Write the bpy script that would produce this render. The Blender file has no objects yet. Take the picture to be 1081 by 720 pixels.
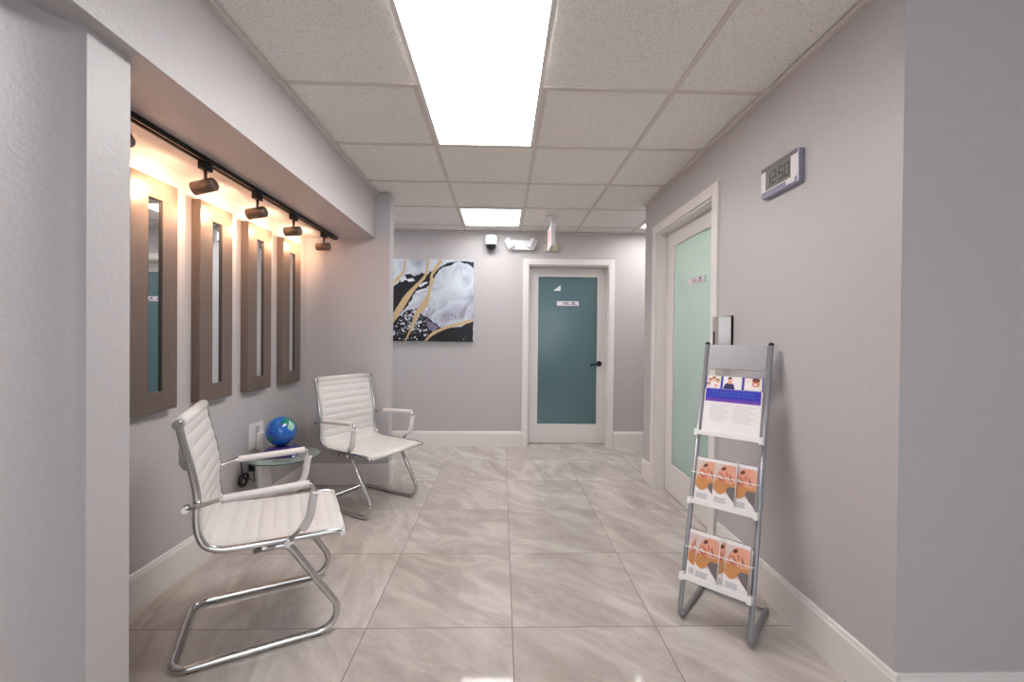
import bpy, bmesh, math, random
from mathutils import Vector, Matrix
random.seed(7)
S = bpy.context.scene
COL = S.collection
PI = math.pi

# ------------------------------------------------------------------ camera, world, exposure
cam_h = 1.204
yaw, pitch, roll = .0238, .0074, .0095
F = Vector((math.sin(yaw) * math.cos(pitch), math.cos(yaw) * math.cos(pitch), -math.sin(pitch)))
r0 = Vector((math.cos(yaw), -math.sin(yaw), 0)); u0 = r0.cross(F)
cr, sr = math.cos(roll), math.sin(roll)
rv = cr * r0 + sr * u0; uv = -sr * r0 + cr * u0
cd = bpy.data.cameras.new('camera'); co = bpy.data.objects.new('camera', cd); COL.objects.link(co)
cd.sensor_width = 36.0; cd.lens = 444.84 / 1081 * 36.0; cd.clip_start = .02
m = Matrix((rv, uv, -F)).transposed().to_4x4(); m.translation = Vector((0, 0, cam_h)); co.matrix_world = m
S.camera = co
w = bpy.data.worlds.new('world'); S.world = w; w.use_nodes = True
w.node_tree.nodes['Background'].inputs[0].default_value = (.5, .55, .62, 1)
w.node_tree.nodes['Background'].inputs[1].default_value = .12
vs = S.view_settings
vs.view_transform = 'Standard'; vs.look = 'None'; vs.gamma = 1; vs.use_curve_mapping = False
vs.exposure = 1.2
PANEL_POWER = 7.0        # radiance of the ceiling troffers
SPOT_POWER = 6.8         # watts of each track head
WARM = (1.0, .60, .36)
BACKLIGHT_POWER = 62.0        # added unseen lamp backlighting the right-hand glass door

al = bpy.data.lights.new('rear_fill', 'AREA'); al.shape = 'RECTANGLE'; al.size = 2.5; al.size_y = 1.45; al.energy = 20; al.color = (.86, .93, 1.0)
ao = bpy.data.objects.new('rear_fill_lamp', al); COL.objects.link(ao); ao.location = (1.2, -2.69, 1.42); ao.rotation_euler = (math.pi/2, 0, 0)   # added fill lamp, unseen, outside the made-up window behind the viewer

# ------------------------------------------------------------------ dimensions (metres; X right, Y down the corridor)
H = 2.373; XR = 1.2417; XA = -1.592; XS = -1.035; ZS = 2.0016; YB = 4.669; YE = 3.455
YR0 = 1.285; YR1 = 3.648; XCOL = -.917
TILE = .6016

# ------------------------------------------------------------------ helpers
def lin(r, g, b):
    f = lambda c: (c / 255 / 12.92) if c <= 10.3 else ((c / 255 + .055) / 1.055) ** 2.4
    return (f(r), f(g), f(b), 1)

def mat(name, col, rough=.5, metal=0, spec=.5, emit=None, es=0, trans=0, coat=0, alpha=1):
    M = bpy.data.materials.new(name); M.use_nodes = True
    b = M.node_tree.nodes['Principled BSDF']; I = b.inputs
    I['Base Color'].default_value = col; I['Roughness'].default_value = rough; I['Metallic'].default_value = metal
    I['Specular IOR Level'].default_value = spec; I['Transmission Weight'].default_value = trans
    I['Coat Weight'].default_value = coat; I['Coat Roughness'].default_value = .05; I['Alpha'].default_value = alpha
    if emit: I['Emission Color'].default_value = emit; I['Emission Strength'].default_value = es
    return M

def nodes(M): return M.node_tree.nodes, M.node_tree.links, M.node_tree.nodes['Principled BSDF']

def noisy(M, scale=200, bump=.2, dist=.002, var=0, coords='Object', detail=3, stretch=None):
    """noise bump plus a slight colour variation on top of the base colour"""
    N, L, b = nodes(M)
    tc = N.new('ShaderNodeTexCoord'); src = tc.outputs[coords]
    if stretch:
        mp = N.new('ShaderNodeMapping'); mp.inputs['Scale'].default_value = stretch; L.new(src, mp.inputs[0]); src = mp.outputs[0]
    n = N.new('ShaderNodeTexNoise'); n.inputs['Scale'].default_value = scale; n.inputs['Detail'].default_value = detail
    L.new(src, n.inputs['Vector'])
    if bump:
        bp = N.new('ShaderNodeBump'); bp.inputs['Strength'].default_value = bump; bp.inputs['Distance'].default_value = dist
        L.new(n.outputs['Fac'], bp.inputs['Height']); L.new(bp.outputs[0], b.inputs['Normal'])
    if var:
        c = b.inputs['Base Color'].default_value[:]
        rp = N.new('ShaderNodeValToRGB'); e = rp.color_ramp.elements
        e[0].position = .35; e[1].position = .65
        e[0].color = tuple(v * (1 - var) for v in c[:3]) + (1,); e[1].color = tuple(min(1, v * (1 + var)) for v in c[:3]) + (1,)
        L.new(n.outputs['Fac'], rp.inputs[0]); L.new(rp.outputs[0], b.inputs['Base Color'])
    return M

class MB:
    """collects shapes into ONE mesh"""
    def __init__(s): s.bm = bmesh.new(); s.mats = []; s.X = Matrix()
    def mi(s, M):
        if M is None: return 0
        if M not in s.mats: s.mats.append(M)
        return s.mats.index(M)
    def v(s, p): return s.bm.verts.new(s.X @ Vector(p))
    def face(s, vs_, M=None, smooth=False):
        try: f = s.bm.faces.new(vs_)
        except ValueError: return None
        f.material_index = s.mi(M); f.smooth = smooth; return f
    def box(s, a, b, M=None, bev=0, seg=2):
        x0, y0, z0 = a; x1, y1, z1 = b
        vv = [s.v(p) for p in ((x0,y0,z0),(x1,y0,z0),(x1,y1,z0),(x0,y1,z0),(x0,y0,z1),(x1,y0,z1),(x1,y1,z1),(x0,y1,z1))]
        fs = [s.face([vv[i] for i in q], M) for q in ((3,2,1,0),(4,5,6,7),(0,1,5,4),(1,2,6,5),(2,3,7,6),(3,0,4,7))]
        if bev:
            es = list({e for f in fs for e in f.edges})
            r = bmesh.ops.bevel(s.bm, geom=es, offset=bev, segments=seg, affect='EDGES', profile=.5, clamp_overlap=True)
            k = s.mi(M)
            for f in r['faces']: f.material_index = k
        return s
    def poly(s, pts, M=None): return s.face([s.v(p) for p in pts], M)
    def prism(s, pts2, lo, hi, axis='z', M=None, bev=0, smooth=False):
        """extrude a 2D outline along an axis; outline in the remaining two axes, in xyz order"""
        def P(a, b, c): return {'z': (a, b, c), 'y': (a, c, b), 'x': (c, a, b)}[axis]
        A = [s.v(P(*p, lo)) for p in pts2]; B = [s.v(P(*p, hi)) for p in pts2]; n = len(pts2)
        fs = [s.face(A[::-1], M), s.face(B, M)] + [s.face([A[i], A[(i+1)%n], B[(i+1)%n], B[i]], M, smooth) for i in range(n)]
        if bev:
            es = list({e for f in fs[:2] if f for e in f.edges})
            r = bmesh.ops.bevel(s.bm, geom=es, offset=bev, segments=2, affect='EDGES', profile=.5, clamp_overlap=True)
            for f in r['faces']: f.material_index = s.mi(M)
        if smooth:
            s.bm.normal_update()
            for e in s.bm.edges:
                if len(e.link_faces) == 2 and e.calc_face_angle(0) > .5: e.smooth = False
        return s
    def cyl(s, a, b, r, M=None, r2=None, n=24, caps=True):
        a, b = Vector(a), Vector(b); d = (b - a).normalized()
        t = d.cross(Vector((0,0,1)) if abs(d.z) < .9 else Vector((1,0,0))).normalized(); q = d.cross(t)
        r2 = r if r2 is None else r2
        A = [s.v(a + (t*math.cos(2*PI*i/n) + q*math.sin(2*PI*i/n))*r) for i in range(n)]
        B = [s.v(b + (t*math.cos(2*PI*i/n) + q*math.sin(2*PI*i/n))*r2) for i in range(n)]
        for i in range(n): s.face([A[i], A[(i+1)%n], B[(i+1)%n], B[i]], M, True)
        if caps: s.face(A[::-1], M); s.face(B, M)
        return s
    def lathe(s, prof, M=None, c=(0,0,0), n=40, caps=True):
        rings = [[s.v((c[0]+r*math.cos(2*PI*i/n), c[1]+r*math.sin(2*PI*i/n), c[2]+z)) for i in range(n)] for r, z in prof]
        for A, B in zip(rings, rings[1:]):
            for i in range(n): s.face([A[i], A[(i+1)%n], B[(i+1)%n], B[i]], M, True)
        if caps: s.face(rings[0][::-1], M); s.face(rings[-1], M)
        return s
    def tube(s, pts, r, M=None, n=14, rz=None, up=None, closed=False, taper=None):
        """sweep a circle (or ellipse r x rz, rz along 'up') along a polyline"""
        P = [Vector(p) for p in pts]; N = len(P); rings = []; prev = None
        for i in range(N):
            if closed: d = (P[(i+1)%N] - P[i-1]).normalized()
            else: d = (P[min(i+1,N-1)] - P[max(i-1,0)]).normalized()
            if up is not None: q = Vector(up); t = d.cross(q).normalized(); q = t.cross(d).normalized()
            elif prev is None:
                t = d.cross(Vector((0,0,1)) if abs(d.z) < .9 else Vector((1,0,0))).normalized(); q = t.cross(d).normalized()
            else:
                t = (prev - d * prev.dot(d)).normalized(); q = t.cross(d).normalized()
            prev = t; k = taper(i/(N-1)) if taper else 1
            rings.append([s.v(P[i] + t*math.cos(2*PI*j/n)*r*k + q*math.sin(2*PI*j/n)*(rz or r)*k) for j in range(n)])
        R = list(zip(rings, rings[1:])) + ([(rings[-1], rings[0])] if closed else [])
        for A, B in R:
            for j in range(n): s.face([A[j], A[(j+1)%n], B[(j+1)%n], B[j]], M, True)
        if not closed: s.face(rings[0][::-1], M); s.face(rings[-1], M)
        return s
    def sphere(s, c, r, M=None, n=32, sc=(1,1,1), lo=-90, hi=90):
        k = n//2; rings = []
        for i in range(k+1):
            a = math.radians(lo + (hi-lo)*i/k); rr = max(math.cos(a), 1e-4)
            rings.append([s.v((c[0]+sc[0]*r*rr*math.cos(2*PI*j/n), c[1]+sc[1]*r*rr*math.sin(2*PI*j/n), c[2]+sc[2]*r*math.sin(a))) for j in range(n)])
        for A, B in zip(rings, rings[1:]):
            for j in range(n): s.face([A[j], A[(j+1)%n], B[(j+1)%n], B[j]], M, True)
        s.face(rings[0][::-1], M); s.face(rings[-1], M)
        return s
    def build(s, name, M=None, parent=None, origin=None):
        if M is not None and not s.mats: s.mats = [M]
        bmesh.ops.recalc_face_normals(s.bm, faces=s.bm.faces[:])
        if origin is not None: bmesh.ops.translate(s.bm, verts=s.bm.verts[:], vec=-Vector(origin))
        me = bpy.data.meshes.new(name); s.bm.to_mesh(me); s.bm.free()
        for k in s.mats: me.materials.append(k)
        o = bpy.data.objects.new(name, me); COL.objects.link(o)
        if origin is not None: o.location = origin
        if parent: o.parent = parent
        return o

def fillet(pts, rads, n=8):
    P = [Vector(p) for p in pts]; out = [P[0]]
    for i in range(1, len(P)-1):
        r = rads[i] if isinstance(rads, (list, tuple)) else rads
        a = (P[i-1]-P[i]); b = (P[i+1]-P[i]); la, lb = a.length, b.length; a.normalize(); b.normalize()
        ang = a.angle(b)
        if r <= 0 or ang > PI-.01: out.append(P[i]); continue
        t = min(r/math.tan(ang/2), la*.49 if i > 1 else la*.98, lb*.49 if i < len(P)-2 else lb*.98); rr = t*math.tan(ang/2)
        bis = (a+b).normalized(); c = P[i] + bis*(rr/math.sin(ang/2))
        s0 = P[i]+a*t-c; s1 = P[i]+b*t-c; tot = s0.angle(s1); ax = s0.cross(s1).normalized()
        for k in range(n+1): out.append(c + Matrix.Rotation(tot*k/n, 3, ax) @ s0)
    out.append(P[-1]); return out

def spline(pts, n=10):
    P = [Vector(p) for p in pts]; P = [P[0]*2-P[1]] + P + [P[-1]*2-P[-2]]; out = []
    for i in range(1, len(P)-2):
        for k in range(n):
            t = k/n; a, b, c, d = P[i-1:i+3]
            out.append(.5*((2*b)+(c-a)*t+(2*a-5*b+4*c-d)*t*t+(3*b-a-3*c+d)*t**3))
    out.append(P[-2]); return out

def tag(o, label=None, cat=None, group=None, kind=None):
    if label: o['label'] = label
    if cat: o['category'] = cat
    if group: o['group'] = group
    if kind: o['kind'] = kind
    return o
def struct(o, label, cat): return tag(o, label, cat, kind='structure')
def empty(name, loc, rz, label, cat, group=None):
    o = bpy.data.objects.new(name, None); COL.objects.link(o); o.empty_display_size = .1
    o.location = loc; o.rotation_euler = (0, 0, rz); return tag(o, label, cat, group)
def copy_tree(o, parent=None):
    c = o.copy(); COL.objects.link(c)
    if parent: c.parent = parent
    for ch in list(o.children): copy_tree(ch, c)
    return c

# ------------------------------------------------------------------ materials of the shell
wallM = noisy(mat('painted_wall', lin(187, 182, 183), .40, spec=.45), 80, .45, .004, .012, detail=4)
trimM = mat('white_trim_paint', lin(226, 220, 217), .32)
ceilM = mat('ceiling_tile', lin(206, 199, 192), .9, spec=.2)
N, L, B = nodes(ceilM)
tc = N.new('ShaderNodeTexCoord'); n1 = N.new('ShaderNodeTexNoise'); n1.inputs['Scale'].default_value = 170; n1.inputs['Detail'].default_value = 4; n1.inputs['Roughness'].default_value = .7
L.new(tc.outputs['Object'], n1.inputs['Vector'])
rp = N.new('ShaderNodeValToRGB'); e = rp.color_ramp.elements
e[0].position = .34; e[0].color = lin(204, 194, 187); e[1].position = .48; e[1].color = lin(240, 236, 233)
L.new(n1.outputs['Fac'], rp.inputs[0]); L.new(rp.outputs[0], B.inputs['Base Color'])
bp = N.new('ShaderNodeBump'); bp.inputs['Strength'].default_value = .5; bp.inputs['Distance'].default_value = .004
L.new(n1.outputs['Fac'], bp.inputs['Height']); L.new(bp.outputs[0], B.inputs['Normal'])
gridM = mat('ceiling_grid_metal', lin(214, 205, 199), .6, spec=.3)

# polished stone-look porcelain, 60 cm, thin dark grout
floorM = mat('porcelain_tile', lin(190, 180, 172), .1, spec=.5)
N, L, B = nodes(floorM)
tc = N.new('ShaderNodeTexCoord')
def vm(op, a, b=None):
    x = N.new('ShaderNodeVectorMath'); x.operation = op
    for i, q in enumerate((a, b)):
        if q is None: continue
        if isinstance(q, tuple): x.inputs[i].default_value = q
        else: L.new(q, x.inputs[i])
    return x.outputs[0]
def mth(op, a, b=None, c=None):
    x = N.new('ShaderNodeMath'); x.operation = op
    for i, q in enumerate((a, b, c)):
        if q is None: continue
        if isinstance(q, (int, float)): x.inputs[i].default_value = q
        else: L.new(q, x.inputs[i])
    return x.outputs[0]
pos = vm('SUBTRACT', tc.outputs['Object'], (.0534 - 20*TILE, 1.743 - 20*TILE, 0))
sc_ = vm('MULTIPLY', pos, (1/TILE, 1/TILE, 0))
idx = vm('MAXIMUM', vm('FLOOR', sc_), (18, -99, 0)); fr = vm('FRACTION', sc_)
sx = N.new('ShaderNodeSeparateXYZ'); L.new(fr, sx.inputs[0])
sp = N.new('ShaderNodeSeparateXYZ'); L.new(sc_, sp.inputs[0])
gx = mth('MAXIMUM', mth('MINIMUM', sx.outputs[0], mth('SUBTRACT', 1.0, sx.outputs[0])), mth('LESS_THAN', sp.outputs[0], 18.5))   # longer tiles on the alcove side
gy = mth('MINIMUM', sx.outputs[1], mth('SUBTRACT', 1.0, sx.outputs[1]))
gm = mth('LESS_THAN', mth('MINIMUM', gx, gy), .0032)
wn = N.new('ShaderNodeTexWhiteNoise'); wn.noise_dimensions = '2D'; L.new(idx, wn.inputs['Vector'])
offs = vm('MULTIPLY', wn.outputs['Color'], (30, 30, 30))
pv = vm('ADD', tc.outputs['Object'], offs)
vr = N.new('ShaderNodeVectorRotate'); vr.rotation_type = 'Z_AXIS'; L.new(pv, vr.inputs['Vector']); L.new(mth('MULTIPLY_ADD', wn.outputs['Value'], .9, -1.0), vr.inputs['Angle'])
rot = N.new('ShaderNodeMapping'); rot.inputs['Scale'].default_value = (2.6, .9, 1); L.new(vr.outputs[0], rot.inputs[0])
na = N.new('ShaderNodeTexNoise'); na.inputs['Scale'].default_value = 2.2; na.inputs['Detail'].default_value = 7; na.inputs['Roughness'].default_value = .6; na.inputs['Distortion'].default_value = 1.1
L.new(rot.outputs[0], na.inputs['Vector'])
ra = N.new('ShaderNodeValToRGB'); e = ra.color_ramp.elements
e[0].position = .3; e[0].color = lin(172, 161, 153); e[1].position = .72; e[1].color = lin(212, 205, 199)
x = e.new(.47); x.color = lin(186, 176, 169); x = e.new(.55); x.color = lin(194, 185, 178)
L.new(na.outputs['Fac'], ra.inputs[0])
nb = N.new('ShaderNodeTexNoise'); nb.inputs['Scale'].default_value = 1.5; nb.inputs['Detail'].default_value = 5; nb.inputs['Distortion'].default_value = .8
L.new(rot.outputs[0], nb.inputs['Vector'])
vein = mth('LESS_THAN', mth('ABSOLUTE', mth('SUBTRACT', nb.outputs['Fac'], .53)), .008)
mx1 = N.new('ShaderNodeMixRGB'); L.new(mth('MULTIPLY', vein, .16), mx1.inputs[0]); L.new(ra.outputs[0], mx1.inputs[1]); mx1.inputs[2].default_value = lin(214, 206, 199)
mx2 = N.new('ShaderNodeMixRGB'); mx2.blend_type = 'MULTIPLY'; mx2.inputs[0].default_value = .1; L.new(mx1.outputs[0], mx2.inputs[1]); L.new(wn.outputs['Value'], mx2.inputs[2])
mx3 = N.new('ShaderNodeMixRGB'); L.new(gm, mx3.inputs[0]); L.new(mx2.outputs[0], mx3.inputs[1]); mx3.inputs[2].default_value = lin(118, 104, 96)
L.new(mx3.outputs[0], B.inputs['Base Color'])
L.new(mth('MULTIPLY_ADD', gm, .5, mth('MULTIPLY_ADD', na.outputs['Fac'], .06, .03)), B.inputs['Roughness'])
bp = N.new('ShaderNodeBump'); bp.inputs['Strength'].default_value = .35; bp.inputs['Distance'].default_value = .001; bp.invert = True
L.new(gm, bp.inputs['Height']); L.new(bp.outputs[0], B.inputs['Normal'])

# ------------------------------------------------------------------ the shell
def slab(name, a, b, M, label, cat, bev=0):
    return struct(MB().box(a, b, bev=bev).build(name, M), label, cat)
slab('floor', (-3.2, -2.8, -.08), (3.6, 5.2, 0), floorM, 'polished grey beige stone look tile floor of the corridor', 'floor')
slab('ceiling', (-3.2, -2.8, H+.006), (3.6, 5.2, H+.08), ceilM, 'white speckled lay in ceiling tiles over the corridor', 'ceiling')
g = MB()
for k in range(-7, 6):
    y = 1.982 + .61*k
    g.box((-3.1, y-.012, H), (3.5, y+.012, H+.008))
for k in range(-4, 6):
    x = -.417 + .61*k
    if k == -1: continue
    for q in range(-8, 5):
        y0 = 1.982 + .61*q + .0125; y1 = y0 + .585
        if k in (0, 1) and q == -1: continue                 # the long troffer spans two modules
        g.box((x-.012, y0, H+.0008), (x+.012, y1, H+.008))
struct(g.build('trim_1', gridM), 'slim white metal tee grid of the suspended ceiling', 'ceiling grid')

# walls
pier = [(-1.30,-2.6),(-1.159,-2.6),(-1.159,.98)] + [(-1.159+.078*(1-math.cos(PI/2*k/14)), .98+.142*math.sin(PI/2*k/14)) for k in range(1, 15)] + [(-1.081,1.25),(-1.30,1.25)]
struct(MB().prism(pier, 0, ZS, 'z', smooth=True).build('wall_left', wallM), 'textured grey left wall with rounded inner corner and pier end beside the alcove', 'wall')
slab('wall_left_alcove', (XA-.12, 1.0, 0), (XA, YE, H), wallM, 'grey mauve back wall of the alcove behind the mirrors', 'wall')
slab('wall_left_soffit', (XA, -2.6, ZS), (XS, YE, H), wallM, 'boxed grey soffit over the alcove carrying the track lights', 'wall')
slab('wall_left_end', (-2.9, YE, 0), (XCOL, YE+.12, H), wallM, 'narrow grey wall closing the far end of the alcove', 'wall', .004)
slab('wall_left_outer', (-3.0, YE+.12, 0), (-2.9, YB, H), wallM, 'grey wall at the end of the left side passage', 'wall')
# back wall with a door opening
DX0, DX1, DZ = .287, 1.184, 2.018
b = MB().box((-3.0, YB, 0), (DX0, YB+.2, H)).box((DX1, YB, 0), (3.4, YB+.2, H)).box((DX0, YB, DZ), (DX1, YB+.2, H))
struct(b.build('wall_back', wallM), 'pale grey back wall facing down the corridor', 'wall')
# right wall with a door opening
EY0, EY1, EZ = 2.459, 3.367, 2.05
b = MB().box((XR, YR0, 0), (XR+.12, EY0, H)).box((XR, EY1, 0), (XR+.12, YR1, H)).box((XR, EY0, EZ), (XR+.12, EY1, H))
struct(b.build('wall_right', wallM), 'warm grey right wall carrying the clock', 'wall')
slab('wall_right_near', (XR+.12, YR0, 0), (3.2, YR0+.1, H), wallM, 'cool grey wall turning right at the near corner', 'wall')
slab('wall_right_far', (XR+.12, YR1-.1, 0), (3.2, YR1, H), wallM, 'grey wall of the right side passage', 'wall')
slab('wall_right_outer', (3.2, -2.6, 0), (3.3, YB, H), wallM, 'grey outer wall of the right hand rooms', 'wall')
b = MB().box((-1.159, -2.7, 0), (-.1, -2.6, H)).box((2.5, -2.7, 0), (3.3, -2.6, H)).box((-.1, -2.7, 0), (2.5, -2.6, .65)).box((-.1, -2.7, 2.2), (2.5, -2.6, H))
struct(b.build('wall_rear', wallM), 'grey wall behind the viewer with an added window opening', 'wall')
wm = MB()
for a_, b_ in (((-.1, -2.66, .65), (2.5, -2.61, .7)), ((-.1, -2.66, 2.15), (2.5, -2.61, 2.2)), ((-.1, -2.66, .7), (-.05, -2.61, 2.15)), ((2.45, -2.66, .7), (2.5, -2.61, 2.15)), ((1.175, -2.66, .7), (1.225, -2.61, 2.15))): wm.box(a_, b_)
struct(wm.build('added_window_1', trimM), 'added white framed window behind the viewer, around the fill lamp', 'window')  # window added out of view to let the fill lamp in
slab('wall_back_room', (DX0-.3, YB+1.3, 0), (DX1+.3, YB+1.35, H), wallM, 'wall of the unlit room beyond the teal glass door', 'wall')

# baseboards
BH, BT = .167, .014
def board(name, a, b, nrm, label):
    """a run of baseboard on the wall line a-b; nrm points into the room"""
    a, b = Vector((*a, 0)), Vector((*b, 0)); n = Vector((*nrm, 0)); k = MB()
    prof = [(0, 0), (BT, 0), (BT, BH-.022), (BT-.004, BH-.014), (BT-.005, BH-.004), (BT-.009, BH), (0, BH)]
    A = [k.v(a + n*p + Vector((0,0,z))) for p, z in prof]; Bv = [k.v(b + n*p + Vector((0,0,z))) for p, z in prof]
    for i in range(len(prof)): j = (i+1) % len(prof); k.face([A[i], A[j], Bv[j], Bv[i]])
    k.face(A[::-1]); k.face(Bv)
    return struct(k.build(name, trimM), label, 'baseboard')
board('baseboard_left', (XA, 1.26), (XA, YE), (1, 0), 'tall white baseboard under the mirrors in the alcove')
board('baseboard_left_end', (XA+BT, YE), (XCOL+BT, YE), (0, -1), 'white baseboard on the far end wall of the alcove')
board('baseboard_left_return', (XCOL, YE), (XCOL, YE+.12), (1, 0), 'short white baseboard return on the end of the alcove wall')
board('baseboard_back_left', (-2.9, YB), (.2225, YB), (0, -1), 'white baseboard under the abstract canvas')
board('baseboard_back_right', (1.2475, YB), (3.2, YB), (0, -1), 'white baseboard right of the teal glass door')
board('baseboard_right', (XR, YR0-BT), (XR, 2.3645), (-1, 0), 'tall white baseboard beside the brochure stand')
board('baseboard_right_far', (XR, 3.437), (XR, YR1), (-1, 0), 'short white baseboard past the mint glass door')
board('baseboard_right_near', (XR, YR0), (3.2, YR0), (0, -1), 'white baseboard on the cool grey near wall')
board('baseboard_left_near', (-1.159, -2.5), (-1.159, 1.03), (1, 0), 'white baseboard on the near left wall')

# metal wall angle where walls meet the ceiling
def angle(name, a, b, label): return slab(name, a, b, gridM, label, 'ceiling trim')
angle('trim_2', (XR-.02, YR0, H-.016), (XR, YR1, H), 'slim metal edge trim between right wall and ceiling')
angle('trim_3', (XS, -2.6, H-.016), (XS+.02, YE, H), 'slim metal edge trim between soffit and ceiling')
angle('trim_4', (-2.9, YB-.02, H-.012), (3.2, YB, H-.0005), 'slim metal edge trim along the back wall')

# ------------------------------------------------------------------ doors
frostM = bpy.data.materials.new('frosted_teal_glass'); frostM.use_nodes = True
N, L, B = nodes(frostM)
B.inputs['Base Color'].default_value = lin(104, 134, 142); B.inputs['Roughness'].default_value = .17; B.inputs['Specular IOR Level'].default_value = .5
tl = N.new('ShaderNodeBsdfTranslucent'); tl.inputs['Color'].default_value = lin(212, 220, 212)
ms = N.new('ShaderNodeMixShader'); ms.inputs[0].default_value = .35
L.new(B.outputs[0], ms.inputs[1]); L.new(tl.outputs[0], ms.inputs[2]); L.new(ms.outputs[0], N['Material Output'].inputs['Surface'])
blackM = mat('matte_black_metal', lin(26, 24, 24), .35, .6)
doorM = mat('white_door_paint', lin(222, 217, 214), .35)

def casing(P, w0, w1, zt, cw, ct, d):
    """door casing plus jamb; P(u, v, z): u across the opening, v out into the corridor (negative = into the wall)"""
    k = MB()
    def bx(u0, u1, v0, v1, z0, z1):
        a, b_ = P(u0, v0, z0), P(u1, v1, z1)
        k.box([min(i, j) for i, j in zip(a, b_)], [max(i, j) for i, j in zip(a, b_)], bev=.002 if v1 > 0 else 0)
    bx(w0-cw, w0, 0, ct, 0, zt+cw); bx(w1, w1+cw, 0, ct, 0, zt+cw); bx(w0, w1, 0, ct, zt, zt+cw)
    bx(w0, w0+.012, -d, 0, 0, zt); bx(w1-.012, w1, -d, 0, 0, zt); bx(w0+.012, w1-.012, -d, 0, zt-.012, zt)
    return k
def leaf(P, w0, w1, z0, z1, g0, g1, h0, h1, v0, v1):
    k = MB()
    def bx(u0, u1, z0_, z1_):
        a, b_ = P(u0, v0, z0_), P(u1, v1, z1_)
        k.box([min(i, j) for i, j in zip(a, b_)], [max(i, j) for i, j in zip(a, b_)], bev=.0015)
    bx(w0, g0, z0, z1); bx(g1, w1, z0, z1); bx(g0, g1, z0, h0); bx(g0, g1, h1, z1)
    return k
# back door: u = X, leaf face at Y 4.80
PB = lambda u, v, z: (u, YB - v, z)
d1 = struct(leaf(PB, .301, 1.172, .006, 2.004, .410, 1.087, .223, 1.905, -.131, -.171).build('door_1', doorM, origin=(.736, 4.82, .006)), 'white framed door with a tall dark teal frosted glass pane in the back wall', 'door')
def under(o, parent):
    o.parent = parent; o.matrix_parent_inverse = Matrix.Translation(parent.location).inverted(); return o
under(casing(PB, DX0, DX1, DZ, .062, .016, .2).build('door_casing', trimM), d1)
under(MB().box((.4102, 4.81, .2232), (1.0868, 4.818, 1.9048)).build('glass_pane', frostM), d1)
hd = under(MB().cyl((1.112, 4.7995, .918), (1.112, 4.788, .918), .03, n=28).build('door_handle', blackM), d1)
k = MB().cyl((1.112, 4.788, .918), (1.112, 4.752, .918), .011)
k.tube(fillet([(1.118, 4.752, .918), (1.06, 4.75, .914), (1.0, 4.753, .90)], .03), .0085, rz=.0095)
lv = k.build('lever', blackM); lv.parent = hd
stickM = mat('white_paper', lin(236, 236, 238), .6)
under(MB().prism([(.58, 1.747), (.664, 1.747), (.664, 1.812)], 4.8085, 4.8099, 'y').build('triangular_sticker', stickM), d1)
# right door: u = Y, leaf face at X 1.317
PRt = lambda u, v, z: (XR - v, u, z)
d2 = struct(leaf(PRt, EY0+.014, EY1-.014, .006, EZ-.014, 2.575, 3.222, .235, 1.925, -.075, -.112).build('door_2', doorM, origin=(1.335, 2.91, .006)), 'white framed door with a mint green frosted glass pane in the right wall', 'door')
under(casing(PRt, EY0, EY1, EZ, .068, .016, .12).build('door_casing', trimM), d2)
under(MB().box((1.328, 2.5752, .2352), (1.336, 3.2218, 1.9248)).build('glass_pane', frostM), d2)
# lamp added in the unseen room, so the glass glows mint from behind
lampM = mat('backlight_diffuser', lin(255, 250, 244), .5, emit=(1, .97, .92, 1), es=BACKLIGHT_POWER)
o = MB().box((2.25, 2.45, H-.012), (2.85, 3.1, H+.002), lampM).build('added_room_light'); tag(o, 'added unseen ceiling light in the room behind the mint glass door', 'light')

signP = mat('sign_white', lin(225, 220, 226), .3); signV = mat('sign_violet', lin(132, 96, 124), .4); signD = mat('sign_dark', lin(78, 62, 84), .4)
def door_sign(P, u0, u1, z0, z1, v, label):
    """small plate with a blank left square and two illegible lines; P maps (u across left to right, v, z)"""
    k = MB(); d = 1 if u1 > u0 else -1
    def bx(a, b_, zz0, zz1, va, vb, M):
        p, q = P(a, va, zz0), P(b_, vb, zz1)
        k.box([min(i, j) for i, j in zip(p, q)], [max(i, j) for i, j in zip(p, q)], M)
    bx(u0, u1, z0, z1, v, v+.004, signP); w = u1-u0; h = z1-z0
    bx(u0+w*.28, u0+w*.52, z0+h*.55, z0+h*.72, v+.004, v+.0046, signV)
    bx(u0+w*.28, u0+w*.6, z0+h*.28, z0+h*.42, v+.004, v+.0046, signV)
    bx(u0+w*.68, u0+w*.82, z0+h*.5, z0+h*.8, v+.004, v+.0046, signD)
    bx(u0+w*.66, u0+w*.9, z0+h*.2, z0+h*.36, v+.004, v+.0046, signV)
    c = P((u0+u1)/2, v, z0)
    return tag(k.build('door_sign', origin=c), label, 'sign')
door_sign(PB, .624, .874, 1.578, 1.628, -.14, 'small white name plate on the dark teal glass of the back door')
door_sign(PRt, 2.985, 2.732, 1.585, 1.632, -.085, 'small white name plate on the mint glass of the right hand door')

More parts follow.
